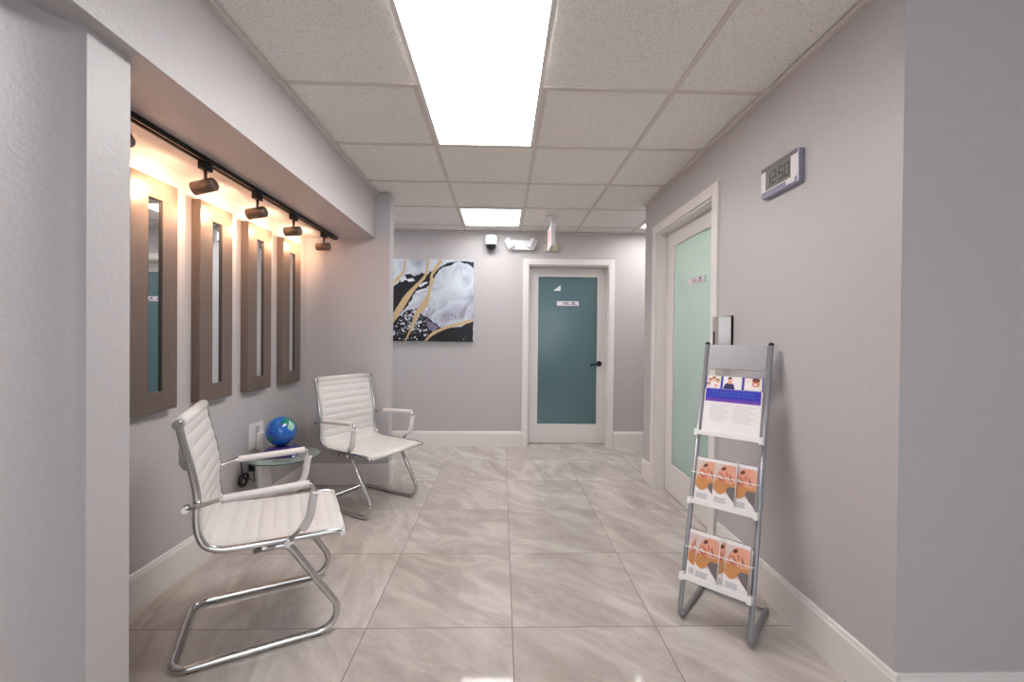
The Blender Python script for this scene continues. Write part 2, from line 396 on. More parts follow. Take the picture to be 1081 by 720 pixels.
# ------------------------------------------------------------------ ceiling lights
diffM = mat('troffer_diffuser', lin(255, 252, 250), .5, emit=(1, .99, .985, 1), es=PANEL_POWER)
frameM = mat('troffer_frame', lin(226, 220, 216), .45)
diffM2 = mat('troffer_diffuser_dim', lin(255, 252, 250), .5, emit=(1, .99, .985, 1), es=PANEL_POWER*.78)     # emission lowered to keep the back wall from washing out
def troffer(x0, y0, x1, y1, label, group='ceiling light panels', dm=None):
    c = ((x0+x1)/2, (y0+y1)/2, H)
    t = empty('ceiling_light', c, 0, label, 'ceiling light', group)
    hx, hy, f = (x1-x0)/2, (y1-y0)/2, .02
    k = MB().box((-hx, -hy, -.004), (-hx+f, hy, .002)).box((hx-f, -hy, -.004), (hx, hy, .002))
    k.box((-hx+f, -hy, -.004), (hx-f, -hy+f, .002)).box((-hx+f, hy-f, -.004), (hx-f, hy, .002))
    k.build('frame', frameM, t)
    MB().box((-hx+f, -hy+f, -.003), (hx-f, hy-f, .002)).build('diffuser', dm or diffM, t)
gx = lambda k: -.417 + .61*k
gy = lambda k: 1.982 + .61*k
troffer(gx(0)+.013, gy(-1)+.013, gx(1)-.013, gy(1)-.013, 'long bright ceiling panel light nearest the viewer')
troffer(gx(0)+.013, gy(3)+.013, gx(1)-.013, gy(4)-.013, 'square bright ceiling panel light near the back wall', dm=diffM2)
troffer(gx(3)+.013, gy(3)+.013, gx(4)-.013, gy(4)-.013, 'square ceiling panel light round the right hand corner, only a corner showing')
troffer(gx(0)+.013, gy(-5)+.013, gx(1)-.013, gy(-4)-.013, 'added unseen square ceiling panel light behind the viewer')  # added for fill, out of view behind the camera
troffer(gx(-3)+.013, gy(3)+.013, gx(-2)-.013, gy(4)-.013, 'added unseen square ceiling panel light in the left side passage')  # added light, hidden beyond the alcove end wall

# ------------------------------------------------------------------ alcove: mirror panels
taupe = noisy(mat('taupe_metallic_finish', lin(118, 103, 95), .33, .35, .6), 90, .06, .001, .06, stretch=(1, 1, .06))
mirrM = mat('mirror_glass', (.86, .88, .87, 1), .015, 1)
edgeM = mat('dark_recess', lin(52, 46, 43), .5)
def mirror_panel(y0, label):
    t = empty('wall_mirror', (XA, y0+.13, .857), 0, label, 'mirror', 'narrow mirrors in the alcove')
    W2, HH, d, mw, m0, m1 = .13, 1.043, .046, .04, .088, .955
    k = MB()
    ring = [[(W2-.003, .003, HH-.003, d), (W2, 0, HH, d-.003), (W2, 0, HH, .001), (mw, m0, m1, .001), (mw, m0, m1, d)][i] for i in range(5)]
    rr = [[k.v((x, s*a, z0 if q == 0 else z1)) for s, q in ((-1,0),(1,0),(1,1),(-1,1))] for a, z0, z1, x in ring]
    for A, Bq in zip(rr, rr[1:]+rr[:1]):
        for j in range(4): k.face([A[j], A[(j+1)%4], Bq[(j+1)%4], Bq[j]], taupe)
    k.build('frame', None, t)
    MB().box((.003, -mw+.0005, m0+.0005), (d-.009, mw-.0005, m1-.0005)).build('mirror', mirrM, t)
    k = MB()
    for a, b_ in (((d-.0088, -mw+.0002, m0), (d-.0006, -mw+.003, m1)), ((d-.0088, mw-.003, m0), (d-.0006, mw-.0002, m1)), ((d-.0088, -mw+.003, m1-.003), (d-.0006, mw-.003, m1-.0002))): k.box(a, b_)
    k.build('inner_lip', edgeM, t)
for y0, lb in ((1.787, 'brown framed narrow mirror nearest the grey pier'), (2.195, 'second narrow brown framed mirror from the grey pier'),
               (2.603, 'third narrow brown framed mirror, above the globe'), (3.013, 'narrow brown framed mirror farthest down the alcove, by the corner')):
    mirror_panel(y0, lb)

# ------------------------------------------------------------------ track lights
bronze = mat('dark_bronze_metal', lin(118, 100, 90), .34, .6)
railM = mat('black_track', lin(30, 25, 23), .4, .3)
bulbM = mat('warm_bulb_face', lin(255, 226, 190), .4, emit=(1, .72, .42, 1), es=14)
RX = -1.345
rail = tag(MB().box((RX-.018, 1.27, ZS-.022), (RX-.007, 3.42, ZS-.0005)).box((RX+.007, 1.27, ZS-.022), (RX+.018, 3.42, ZS-.0005))
           .box((RX-.007, 1.27, ZS-.008), (RX+.007, 3.42, ZS-.0005)).box((RX-.0185, 3.42, ZS-.0225), (RX+.0185, 3.43, ZS-.0005)).build('lighting_track', railM, origin=(RX, 2.35, ZS-.022)),
           'long black lighting track under the soffit above the mirrors', 'light track')
def track_head(y, tilt, label):
    t = empty('track_light', (RX, y, ZS-.022), 0, label, 'spotlight', 'track spotlights over the mirrors')
    MB().box((-.016, -.03, -.034), (.016, .03, 0), bev=.004).build('adapter', railM, t)
    MB().cyl((0, 0, -.034), (0, 0, -.078), .007).build('stem', bronze, t)
    X = Matrix.Translation((0, 0, -.104)) @ Matrix.Rotation(-tilt, 4, 'Y')
    k = MB(); k.X = X @ Matrix.Rotation(-PI/2, 4, 'Y')
    k.lathe([(.022, -.046), (.027, -.044), (.0295, -.039), (.0295, .052), (.027, .052), (.027, .046)], n=36, caps=False)
    k.lathe([(.0001, -.046), (.022, -.046)], n=36, caps=False)
    k.build('lamp_shade', bronze, t)
    k = MB(); k.X = X @ Matrix.Rotation(-PI/2, 4, 'Y')
    k.lathe([(.0001, .045), (.0268, .045)], n=30, caps=False).build('bulb', bulbM, t)
    ld = bpy.data.lights.new('spot', 'SPOT'); ld.energy = SPOT_POWER; ld.color = WARM; ld.spot_size = 3.05; ld.spot_blend = 1.0; ld.shadow_soft_size = .025
    lo = bpy.data.objects.new('bulb_glow', ld); COL.objects.link(lo); lo.parent = t
    lo.matrix_local = X @ Matrix.Translation((-.056, 0, 0)) @ Matrix.Rotation(PI/2, 4, 'Y')
for y, tl_, lb in ((1.50, .26, 'bronze track spotlight half hidden behind the grey pier'), (1.94, .24, 'bronze track spotlight second from the grey pier, above the first gap between mirrors'),
               (2.345, .18, 'middle bronze track spotlight of the five on the track'), (2.745, .08, 'bronze track spotlight second from the far end of the track'),
               (3.205, .02, 'bronze track spotlight at the far end of the track, by the corner')):
    track_head(y, tl_, lb)

# ------------------------------------------------------------------ chairs
leather = noisy(mat('white_leather', lin(214, 209, 206), .42, spec=.45), 900, .08, .0005, .0)
chrome = mat('chrome', (.62, .61, .60, 1), .12, 1)
steelM = mat('brushed_steel', (.42, .42, .43, 1), .28, 1)
rubber = mat('black_plastic', lin(24, 23, 23), .5)
prof = [(-.238,.892),(-.226,.83),(-.210,.765),(-.194,.69),(-.185,.62),(-.187,.56),(-.182,.50),(-.160,.452),(-.118,.430),(-.06,.4235),(.03,.4215),(.12,.4205),(.20,.4195),(.262,.418),(.298,.408)]
path = [Vector((a, 0, c)) for a, c in prof]
dense = spline(path, 14)
arc = [0]
for a, c in zip(dense, dense[1:]): arc.append(arc[-1] + (c-a).length)
TOT = arc[-1]
def resample(n):
    out = []; j = 0
    for i in range(n):
        t = TOT*i/(n-1)
        while j < len(arc)-2 and arc[j+1] < t: j += 1
        f = (t-arc[j])/max(1e-9, arc[j+1]-arc[j]); out.append((dense[j].lerp(dense[j+1], min(1, f)), t))
    return out
line = resample(220)
PITCH = TOT/18
def sling(i0, i1):
    k = MB(); lat = [-.236,-.233,-.222,-.18,0,.18,.222,.233,.236]; th = [.15,.65,1,1,1,1,1,.65,.15]
    top = []; bot = []
    for i in range(i0, i1+1):
        p, t = line[i]; d = (line[min(i+1, 219)][0]-line[max(i-1, 0)][0]).normalized(); n = Vector((-d.z, 0, d.x))
        if n.x < 0 and abs(d.z) > .8: n = -n
        if abs(d.z) <= .8 and n.z < 0: n = -n
        hr = .0085 + .006*abs(math.sin(PI*t/PITCH))**.5; hs = [.009, .009, .6*hr+.0042] + [hr]*3 + [.6*hr+.0042, .009, .009]
        top.append([k.v(p + n*h*c + Vector((0, y, 0))) for y, c, h in zip(lat, th, hs)])
        bot.append([k.v(p - n*.0085*c + Vector((0, y, 0))) for y, c in zip(lat, th)])
    m_ = len(lat)
    for A, Bq, flip in ((top, top, 0), (bot, bot, 1)):
        for r in range(len(A)-1):
            for c in range(m_-1): k.face([A[r][c], A[r][c+1], A[r+1][c+1], A[r+1][c]], None, True)
    for r in range(len(top)-1):
        for c in (0, m_-1): k.face([top[r][c], top[r+1][c], bot[r+1][c], bot[r][c]], None, True)
    for r in (0, -1):
        for c in range(m_-1): k.face([top[r][c], top[r][c+1], bot[r][c+1], bot[r][c]])
    return k
split = next(i for i, (p, t) in enumerate(line) if p.z < .47)
split = min(range(220), key=lambda i: abs(line[i][1] - round(line[split][1]/PITCH)*PITCH))
def make_chair(loc, ang, label):
    t = empty('visitor_chair', loc, ang, label, 'chair', 'white leather visitor chairs')
    k = sling(0, split); k.cyl((-.240, -.236, .893), (-.240, .236, .893), .0215, n=28); k.build('backrest', leather, t)
    k = sling(split, 219); k.cyl((.297, -.236, .409), (.297, .236, .409), .0125, n=24); k.build('seat', leather, t)
    for s in (-1, 1):
        pts = [Vector((p.x, s*.2465, p.z)) for p in spline(path, 5)]
        k = MB().tube(pts, .0095, n=12, rz=.0125, up=(0, 0, 1) if False else None)
        k.cyl((-.240, s*.237, .893), (-.240, s*.2585, .893), .0155, n=24).cyl((-.240, s*.2585, .893), (-.240, s*.260, .893), .010, n=20)
        k.cyl((.297, s*.236, .409), (.297, s*.2585, .409), .012, n=20)
        k.build('side_frame', chrome, t)
        # arm loop: chrome tube with two white padded sleeves
        y = s*.276
        ap = fillet([(-.222, s*.262, .598), (-.17, s*.266, .606), (-.12, y, .620), (.195, y, .634), (.175, y, .50), (.098, s*.258, .412)], [0, .05, .06, .032, .12, 0], 8)
        arm = MB().tube(ap, .0095, n=14, rz=.0085)
        arm.cyl((-.215, s*.236, .598), (-.215, s*.272, .598), .0115).cyl((.098, s*.236, .413), (.098, s*.27, .413), .0125)
        a = arm.build('armrest', chrome, t)
        top = [q for q in ap if q.z > .612 and q.x < .158 and q.x > -.125]
        top = [Vector((-.108, y, .6205))] + [Vector((-.10+.272*i/8, y, .6208+.0122*i/8)) for i in range(9)]
        MB().tube(top, .0205, leather, n=18, rz=.0148, up=(0, 0, 1)).build('arm_pad', None, a)
        fr_ = [Vector((.1885-.012*i/8-.012*(i/8)**2*.6, y - s*.004*(i/8)**2, .590-.125*i/8)) for i in range(9)]
        fr_ = [Vector((.190, y, .600)), Vector((.186, y, .585)), Vector((.181, y, .555)), Vector((.176, y, .52)), Vector((.166, y-s*.001, .488)), Vector((.148, y-s*.005, .464))]
        MB().tube(spline(fr_, 5), .021, leather, n=18, rz=.0155, up=(1, 0, .2)).build('arm_pad', None, a)
    # bowed back brace
    k = MB(); n_ = 20; R = []
    for i in range(n_+1):
        y = -.245 + .49*i/n_; b_ = 1-(2*i/n_-1)**2; x = -.216-.055*b_
        R.append([k.v((x-.003, y, .728)), k.v((x+.003, y, .728)), k.v((x+.003, y, .770)), k.v((x-.003, y, .770))])
    for A, Bq in zip(R, R[1:]):
        for j in range(4): k.face([A[j], A[(j+1)%4], Bq[(j+1)%4], Bq[j]], None, j in (1, 3))
    k.face(R[0]); k.face(R[-1][::-1]); k.build('back_brace', steelM, t)
    # cantilever sled base, one bent tube
    Lh = .222; z0 = .0145
    half = [(-.015, -Lh, .393), (.10, -Lh, .393), (.337, -Lh, z0), (-.268, -Lh, z0)]
    pts = half + [(x, -y, z) for x, y, z in half[::-1]]
    MB().tube(fillet(pts, [0, .045, .072, .055, .055, .072, .045, 0], 12), .0135, n=18).build('sled_base', chrome, t)
    k = MB()
    for x in (.02, .115): k.tube([(x, -.24, .402), (x, -.2, .400), (x, .2, .400), (x, .24, .402)], .008, n=12)
    k.build('crossbar', chrome, t)
    for s in (-1, 1):
        MB().box((-.02, s*Lh-.014, .405), (.05, s*Lh+.014, .4125), bev=.002).build('mounting_block', rubber, t)
    for x, s in ((.20, -1), (.20, 1), (-.20, -1), (-.20, 1)):
        MB().box((x-.018, s*Lh-.008, 0), (x+.018, s*Lh+.008, .004), bev=.0015).build('glide', rubber, t)
    return t
ch1 = make_chair((-1.015, 1.812, 0), math.radians(26.5), 'white ribbed leather chair with chrome sled base nearest the viewer')
ch2 = copy_tree(ch1); ch2.location = (-.978, 3.085, 0); ch2.rotation_euler = (0, 0, math.radians(-29.7))
ch2['label'] = 'white ribbed leather chair with chrome sled base farther back, beyond the globe table'

# ------------------------------------------------------------------ glass side table, globe, cord, outlet
glassM = mat('clear_table_glass', (.80, .92, .90, 1), .02, trans=.9)
glassM.node_tree.nodes['Principled BSDF'].inputs['IOR'].default_value = 1.2
glassE = mat('green_glass_edge', lin(22, 72, 70), .1, coat=.5)
whiteL = mat('white_lacquer', lin(224, 221, 218), .3)
TX, TY = -1.374, 2.69
t = empty('side_table', (TX, TY, 0), 0, 'small round glass side table with white pedestal between the two chairs', 'table')
k = MB(); k.lathe([(.0001, .441), (.207, .441), (.21, .443)], glassM, n=64, caps=False); k.lathe([(.21, .443), (.21, .449)], glassE, n=64, caps=False); k.lathe([(.21, .449), (.207, .451), (.0001, .451)], glassM, n=64, caps=False)
k.build('glass_top', None, t)
k = MB(); a = []; n_ = 14
for i in range(n_+1):
    f = i/n_; z = .016 + .42*f; hw = .088 - .036*f - .010*math.sin(PI*f); xx = -.118 + .02*math.sin(PI*f)
    a.append([k.v((xx-.016, -.028-hw, z)), k.v((xx+.016, -.028-hw*.92, z)), k.v((xx+.016, -.028+hw*.92, z)), k.v((xx-.016, -.028+hw, z))])
for A, Bq in zip(a, a[1:]):
    for j in range(4): k.face([A[j], A[(j+1)%4], Bq[(j+1)%4], Bq[j]], None, True if j != 1 else False)
k.face(a[0][::-1]); k.face(a[-1]); k.build('pedestal', whiteL, t)
k = MB().prism([(-.15+.0, -.17)] + [(.02+.13*math.sin(PI*i/16)-.05, -.17*math.cos(PI*i/16)) for i in range(17)] + [(-.15, .17)], 0, .016, 'z', bev=.002); k.build('table_base', whiteL, t)
MB().box((-.14, -.13, .436), (-.02, .02, .4408), bev=.001).build('top_bracket', whiteL, t)

oceanM = mat('globe_map', lin(14, 84, 186), .22, coat=.6)
N, L, B = nodes(oceanM)
tc = N.new('ShaderNodeTexCoord'); nz = N.new('ShaderNodeTexNoise'); nz.inputs['Scale'].default_value = 26; nz.inputs['Detail'].default_value = 5
L.new(tc.outputs['Object'], nz.inputs['Vector'])
def blob(c, r):
    dv = vm('DISTANCE', tc.outputs['Object'], c)
    x = N.new('ShaderNodeVectorMath'); x.operation = 'DISTANCE'; L.new(tc.outputs['Object'], x.inputs[0]); x.inputs[1].default_value = c
    return mth('LESS_THAN', mth('ADD', x.outputs['Value'], mth('MULTIPLY', mth('SUBTRACT', nz.outputs['Fac'], .5), .07)), r)
g1 = mth('MAXIMUM', blob((.062, -.015, .062), .045), blob((.085, .035, .03), .03)); g1 = mth('MAXIMUM', g1, blob((-.03, -.075, -.035), .022))
g2 = blob((.078, -.03, .035), .028)
rp = N.new('ShaderNodeValToRGB'); e = rp.color_ramp.elements; e[0].position = .35; e[0].color = lin(6, 58, 158); e[1].position = .7; e[1].color = lin(22, 120, 205)
L.new(nz.outputs['Fac'], rp.inputs[0])
a1 = N.new('ShaderNodeMixRGB'); L.new(g1, a1.inputs[0]); L.new(rp.outputs[0], a1.inputs[1]); a1.inputs[2].default_value = lin(18, 120, 112)
a2 = N.new('ShaderNodeMixRGB'); L.new(g2, a2.inputs[0]); L.new(a1.outputs[0], a2.inputs[1]); a2.inputs[2].default_value = lin(150, 196, 172)
L.new(a2.outputs[0], B.inputs['Base Color'])
GX, GY, GR = -1.402, 2.715, .0915
t = empty('globe', (GX, GY, .4512), 0, 'shiny blue globe on a dark base coloured with its violet glow on the glass side table', 'globe')
k = MB(); k.X = Matrix.Rotation(math.radians(12), 4, 'Z')
hb = [(.112, 0), (.115, .006), (.112, .012), (.07, .052), (.062, .055)]
rings = []
for r, z in hb:
    ring = []
    for sx_, sy_ in ((-1,-1),(1,-1),(1,1),(-1,1)):
        for da in (-1, 0, 1):
            c = r-.02; ang = math.atan2(sy_, sx_)+da*PI/4
            ring.append(k.v((sx_*c+.02*math.cos(ang), sy_*c+.02*math.sin(ang), z)))
    rings.append(ring)
for A, Bq in zip(rings, rings[1:]):
    for j in range(12): k.face([A[j], A[(j+1)%12], Bq[(j+1)%12], Bq[j]])
k.face(rings[0][::-1]); k.face(rings[-1])
k.build('globe_base', mat('black_plastic_led_tint', lin(52, 40, 104), .2, coat=.4), t)  # violet LED glow is put into the base colour
t_globe = t
gb = MB().sphere((0, 0, 0), GR, n=48).build('globe_ball', oceanM, t); gb.location = (0, 0, .055+GR-.0005)

# outlet on the wall with a white adapter
t = empty('wall_outlet', (XA, 2.768, .56), 0, 'white outlet plate with a plugged white adapter on the wall left of the globe', 'outlet')
MB().box((0, -.078, -.08), (.006, .078, .08), bev=.002).build('cover_plate', whiteL, t)
MB().box((.0062, -.012, -.055), (.0085, .03, .055)).build('grey_strip', mat('strip_grey', lin(176, 172, 178), .4), t)  # flat grey strip on the cover plate
MB().box((.0065, -.005, -.098), (.05, .06, .012), bev=.004).build('plug_adapter', whiteL, t)

cordM = mat('black_cord', lin(18, 16, 16), .45)
cx, cy, cz = -1.545, 2.575, .33
k = MB()
k.tube(spline([(-1.512, 2.655, .4575), (-1.54, 2.62, .462), (-1.558, 2.585, .461), (-1.562, 2.568, .44), (-1.558, 2.565, .41), (-1.55, 2.557, .375)], 8), .0032, n=8)
for q in range(5):
    a0 = .5*q; rx, rz_ = .034+.004*math.sin(q*2.1), .036+.004*math.cos(q*1.7)
    k.tube([(cx+.006*math.sin(2*PI*i/28+q)-.003*q, cy+rx*math.cos(2*PI*i/28+a0)+.004*math.cos(q*3), cz+rz_*math.sin(2*PI*i/28+a0)+.003*math.sin(q*4)) for i in range(28)], .0034, n=7, closed=True)
k.tube(spline([(cx-.005, cy-.012, cz+.033), (cx+.008, cy, cz), (cx-.004, cy+.01, cz-.034)], 6), .006, n=8)
k.tube(spline([(cx, cy+.034, cz+.005), (-1.548, 2.645, .31), (-1.556, 2.69, .285), (-1.566, 2.712, .278), (-1.570, 2.713, .31), (-1.572, 2.712, .345)], 8), .0032, n=8)
def keep(o, parent): o.parent = parent; o.matrix_parent_inverse = Matrix.Translation(-parent.location); return o
globe = t_globe
pc = keep(k.build('power_cord', cordM), globe)
ad = MB().box((XA, 2.690, .345), (XA+.034, 2.738, .405), bev=.004).box((XA, 2.70, .405), (XA+.024, 2.73, .411)).build('power_adapter', cordM); ad.parent = pc

# ------------------------------------------------------------------ canvas on the back wall
art0 = mat('canvas_pale_wash', lin(192, 203, 212), .35)
N, L, B = nodes(art0)
tc = N.new('ShaderNodeTexCoord'); nz = N.new('ShaderNodeTexNoise'); nz.inputs['Scale'].default_value = 4.2; nz.inputs['Detail'].default_value = 8; nz.inputs['Distortion'].default_value = 1.4
L.new(tc.outputs['Object'], nz.inputs['Vector'])
rp = N.new('ShaderNodeValToRGB'); e = rp.color_ramp.elements; e[0].position = .3; e[0].color = lin(150, 148, 166); e[1].position = .62; e[1].color = lin(202, 213, 222)
x = e.new(.44); x.color = lin(182, 186, 202)
L.new(nz.outputs['Fac'], rp.inputs[0]); L.new(rp.outputs[0], B.inputs['Base Color'])
artK = noisy(mat('canvas_black_ink', lin(22, 22, 30), .3), 30, 0, .001, .5); artG = noisy(mat('canvas_gold', lin(206, 178, 138), .35, .3), 60, 0, .001, .12)
artW = mat('canvas_white_spatter', lin(214, 220, 232), .4); artV = mat('canvas_violet_smoke', lin(120, 112, 138), .4)
AX0, AX1, AZ0, AZ1 = -1.226, -.314, 1.156, 2.055; AYF = YB-.034
k = MB().box((AX0, AYF, AZ0), (AX1, YB-.001, AZ1), art0, .002)
def A2(p, lay):
    u = min(1, max(0, (p[0]-80)/573)); v = min(1, max(0, (p[1]-83)/575))
    return (AX0+.001+(AX1-AX0-.002)*u, AYF-.0003*lay, AZ1-.001-(AZ1-AZ0-.002)*v)
def rough(pts, amp=5, n=5):
    out = []
    for i, p in enumerate(pts):
        q = pts[(i+1) % len(pts)]
        for j in range(n):
            f = j/n; out.append((p[0]+(q[0]-p[0])*f+random.uniform(-amp, amp)*(j > 0), p[1]+(q[1]-p[1])*f+random.uniform(-amp, amp)*(j > 0)))
    return out
for pts in ([(80,300),(130,255),(178,192),(215,186),(240,202),(300,178),(335,190),(350,165),(392,168),(425,132),(470,106),(545,95),(475,128),(425,150),(385,205),(350,232),(352,262),(300,300),(240,330),(215,385),(190,420),(165,450),(110,505),(80,550)],
            [(80,540),(130,495),(200,440),(262,428),(300,470),(355,500),(392,532),(430,562),(520,560),(580,545),(653,508),(653,658),(80,658)],
            [(548,96),(653,98),(653,140),(618,116)]):
    k.poly([A2(p, 1) for p in rough(pts)], artK)
for pts in ([(330,510),(372,525),(410,555),(395,585),(350,580),(332,545)], [(190,222),(235,215),(250,232),(205,242)], [(270,262),(330,240),(338,250),(285,280)], [(250,310),(320,286),(328,294),(262,325)], [(150,222),(185,195),(192,225),(150,246)]):
    k.poly([A2(p, 2) for p in rough(pts, 3, 3)], artV if pts[0][0] == 330 else artW)
for i in range(330):
    if i < 235: x_, y_ = random.gauss(225, 62), random.gauss(520, 52)
    else: x_, y_ = random.uniform(85, 620), random.uniform(330, 650)
    if not (82 < x_ < 648 and y_ < 654): continue
    if i >= 235 and not ((x_ < 190 and y_ < 470) or y_ > 575): continue
    r_ = random.choice([2, 2.5, 3, 4, 6, 8]) * (1 if i < 235 else .45)
    k.poly([A2((x_+r_*math.cos(a)*random.uniform(.7, 1.2), y_+r_*math.sin(a)*random.uniform(.7, 1.2)), 3) for a in [PI*j/4 for j in range(8)]], artW)
for i in range(160):                                          # fine dark smoke grains where the wash meets the ink
    t_ = random.random(); x_ = 340+300*t_+random.gauss(0, 12); y_ = 545-70*t_-abs(random.gauss(0, 45)); r_ = random.uniform(1, 3.5)
    k.poly([A2((x_+r_*math.cos(a), y_+r_*math.sin(a)), 3) for a in [PI*j/3 for j in range(6)]], artV)
def ribbon(pts, ws, M, lay):
    P = spline([(x_, y_, 0) for x_, y_ in pts], 7); n_ = len(P); Lft = []; Rgt = []
    for i, p in enumerate(P):
        d = (P[min(i+1, n_-1)]-P[max(i-1, 0)]).normalized(); f = i/(n_-1)*(len(ws)-1); j = min(int(f), len(ws)-2)
        w_ = (ws[j]+(ws[j+1]-ws[j])*(f-j))/2*random.uniform(.88, 1.12); nn = Vector((-d.y, d.x, 0))
        Lft.append(p+nn*w_); Rgt.append(p-nn*w_)
    for i in range(n_-1): k.poly([A2(q, lay) for q in (Lft[i], Lft[i+1], Rgt[i+1], Rgt[i])], M)
ribbon([(80,535),(140,440),(195,350),(240,290),(300,225),(325,180),(340,84)], [34,42,40,26,20,16,18], artG, 4)
ribbon([(185,657),(230,560),(270,460),(315,400),(345,320),(365,230),(362,200),(388,150),(428,86)], [10,16,34,44,20,26,16,26,24], artG, 5)
ribbon([(320,657),(380,600),(480,555),(570,530),(653,505)], [12,22,18,26,20], artG, 5)
ribbon([(80,275),(130,220),(172,165),(182,86)], [18,24,14,12], artG, 4)
tag(k.build('canvas_art', origin=(-.77, YB-.017, AZ0)), 'square abstract canvas in black, pale blue and gold on the back wall', 'picture')

# ------------------------------------------------------------------ things above the back door
whP = mat('white_plastic', lin(228, 228, 230), .35)
t = empty('security_camera', (-.128, YB, 2.215), 0, 'white wall camera with a black dome beside the canvas', 'camera')
k = MB(); k.lathe([(.03, .1), (.058, .098), (.066, .09), (.067, .0), (.064, -.006)], c=(0, -.075, 0), n=36); k.box((-.045, -.03, .015), (.045, 0, .085), bev=.006); k.build('housing', whP, t)
MB().sphere((0, -.075, -.006), .058, n=32, lo=-90, hi=0).build('dome', mat('smoked_dome', lin(20, 20, 23), .08, coat=.5), t)
t = empty('emergency_light', (.2, YB, 2.17), 0, 'white twin head emergency light left of the exit sign', 'emergency light')
k = MB().prism([(-.10, .0), (.10, .0), (.115, .02), (.115, .088), (.10, .105), (-.10, .105), (-.115, .088), (-.115, .02)], -.055, 0, 'y', bev=.004); k.build('housing', whP, t)
for s in (-1, 1):
    k = MB(); k.X = Matrix.Translation((s*.122, -.05, .062)) @ Matrix.Rotation(s*.55, 4, 'Z') @ Matrix.Rotation(s*.5, 4, 'Y')
    k.box((-.034, -.03, -.058), (.034, .03, .062), bev=.006); hd_ = k.build('lamp_head', whP, t)
    k = MB(); k.X = Matrix.Translation((s*.122, -.05, .062)) @ Matrix.Rotation(s*.55, 4, 'Z') @ Matrix.Rotation(s*.5, 4, 'Y')
    k.box((-.026, -.033, -.048), (.026, -.0295, .052)); k.build('lens', mat('lamp_lens', lin(214, 216, 220), .12, coat=.5), hd_)
t = empty('alarm_sounder', (.535, YB, 2.165), 0, 'small beige alarm box on the wall just behind the exit sign', 'alarm')
MB().box((-.062, -.05, 0), (.066, 0, .075), bev=.006).build('housing', mat('beige_plastic', lin(196, 184, 152), .45), t)
MB().box((-.07, -.02, -.004), (-.0622, 0, .08), bev=.002).build('side_plate', whP, t)
k = MB()
t = empty('exit_sign', (.467, 4.06, H), 0, 'white exit sign hanging edge on from the ceiling before the teal door', 'exit sign')
MB().lathe([(.03, -.03), (.05, -.022), (.055, 0)], n=32).build('canopy', whP, t)
MB().box((-.02, -.15, -.305), (.02, .15, -.095), bev=.004).box((-.008, -.02, -.096), (.008, .02, -.028)).build('housing', whP, t)
redM = mat('exit_red', lin(206, 34, 40), .4, emit=(1, .08, .07, 1), es=.25)
def letters(P, h, w_, gap, st):
    """E X I T built from strokes; P(u, v) -> point; returns list of quads"""
    Q = []
    def bar(u0, v0, u1, v1): Q.append([(u0, v0), (u1, v0), (u1, v1), (u0, v1)])
    u = 0
    bar(u, 0, u+st, h)
    for v in (0, h/2-st/2, h-st): bar(u+st, v, u+w_, v+st)
    u += w_+gap
    Q.append([(u, 0), (u+st*1.2, 0), (u+w_, h), (u+w_-st*1.2, h)]); Q.append([(u, h), (u+w_-st*1.2, 0), (u+w_, 0), (u+st*1.2, h)])
    u += w_+gap; bar(u, 0, u+st, h); u += st+gap
    bar(u, h-st, u+w_, h); bar(u+w_/2-st/2, 0, u+w_/2+st/2, h-st)
    return Q, u+w_
Q, tw = letters(None, .12, .05, .02, .012)
for s in (-1, 1):
    k = MB()
    for q in Q: k.poly([(s*.0206, s*(c[0]-tw/2), -.265+c[1]) for c in q], redM)
    k.build('lettering', None, t)

# ------------------------------------------------------------------ right wall: clock and dispenser
silver = mat('silver_plastic', lin(148, 146, 166), .35, .3); silverD = mat('grey_plastic', lin(120, 114, 114), .4, .2)
bezel = mat('clock_white', lin(226, 220, 220), .4); lcd = mat('lcd_grey_green', lin(124, 127, 119), .25); seg = mat('lcd_segment', lin(34, 36, 35), .4)
CY0, CY1, CZ0, CZ1 = 1.714, 1.961, 1.862, 2.003
t = empty('wall_clock', (XR, (CY0+CY1)/2, CZ0), 0, 'silver digital wall clock high on the right wall', 'clock')
hw, hh = (CY1-CY0)/2, CZ1-CZ0
MB().box((-.027, -hw, 0), (0, hw, hh), silver, .004).build('body', None, t)
k = MB().box((-.0295, -hw+.004, .027), (-.0268, hw-.002, hh-.020), bezel, .001); k.build('bezel', None, t)
MB().box((-.0292, -hw+.004, hh-.0195), (-.0268, hw-.002, hh-.001), silverD).build('top_band', None, t)
k = MB(); lx = -.0305; Y = lambda u: .0875 - u                # u runs left to right as read
k.box((lx, Y(.168), .032), (-.0294, Y(0), .120), lcd)
def digit(d, u, z, w_, h, st):
    on = {'0': 'abcdef', '1': 'bc', '2': 'abged', '5': 'afgcd'}[d]
    R = {'a': (0, h-st, w_, h), 'd': (0, 0, w_, st), 'g': (0, h/2-st/2, w_, h/2+st/2), 'f': (0, h/2, st, h), 'e': (0, 0, st, h/2), 'b': (w_-st, h/2, w_, h), 'c': (w_-st, 0, w_, h/2)}
    for c in on:
        a0, b0, a1, b1 = R[c]
        k.poly([(lx-.0003, Y(u+a0), z+b0), (lx-.0003, Y(u+a1), z+b0), (lx-.0003, Y(u+a1), z+b1), (lx-.0003, Y(u+a0), z+b1)], seg)
for d, u in (('1', .004), ('2', .044), ('5', .091), ('0', .129)): digit(d, u, .046, .031, .060, .0065)
for z in (.062, .086): k.poly([(lx-.0003, Y(.081), z), (lx-.0003, Y(.0855), z), (lx-.0003, Y(.0855), z+.006), (lx-.0003, Y(.081), z+.006)], seg)
k.build('display', None, t)
MB().box((-.0285, -hw+.02, .009), (-.0268, -hw+.075, .026), bezel).build('clock_label', None, t)  # small blank label at the lower right of the clock
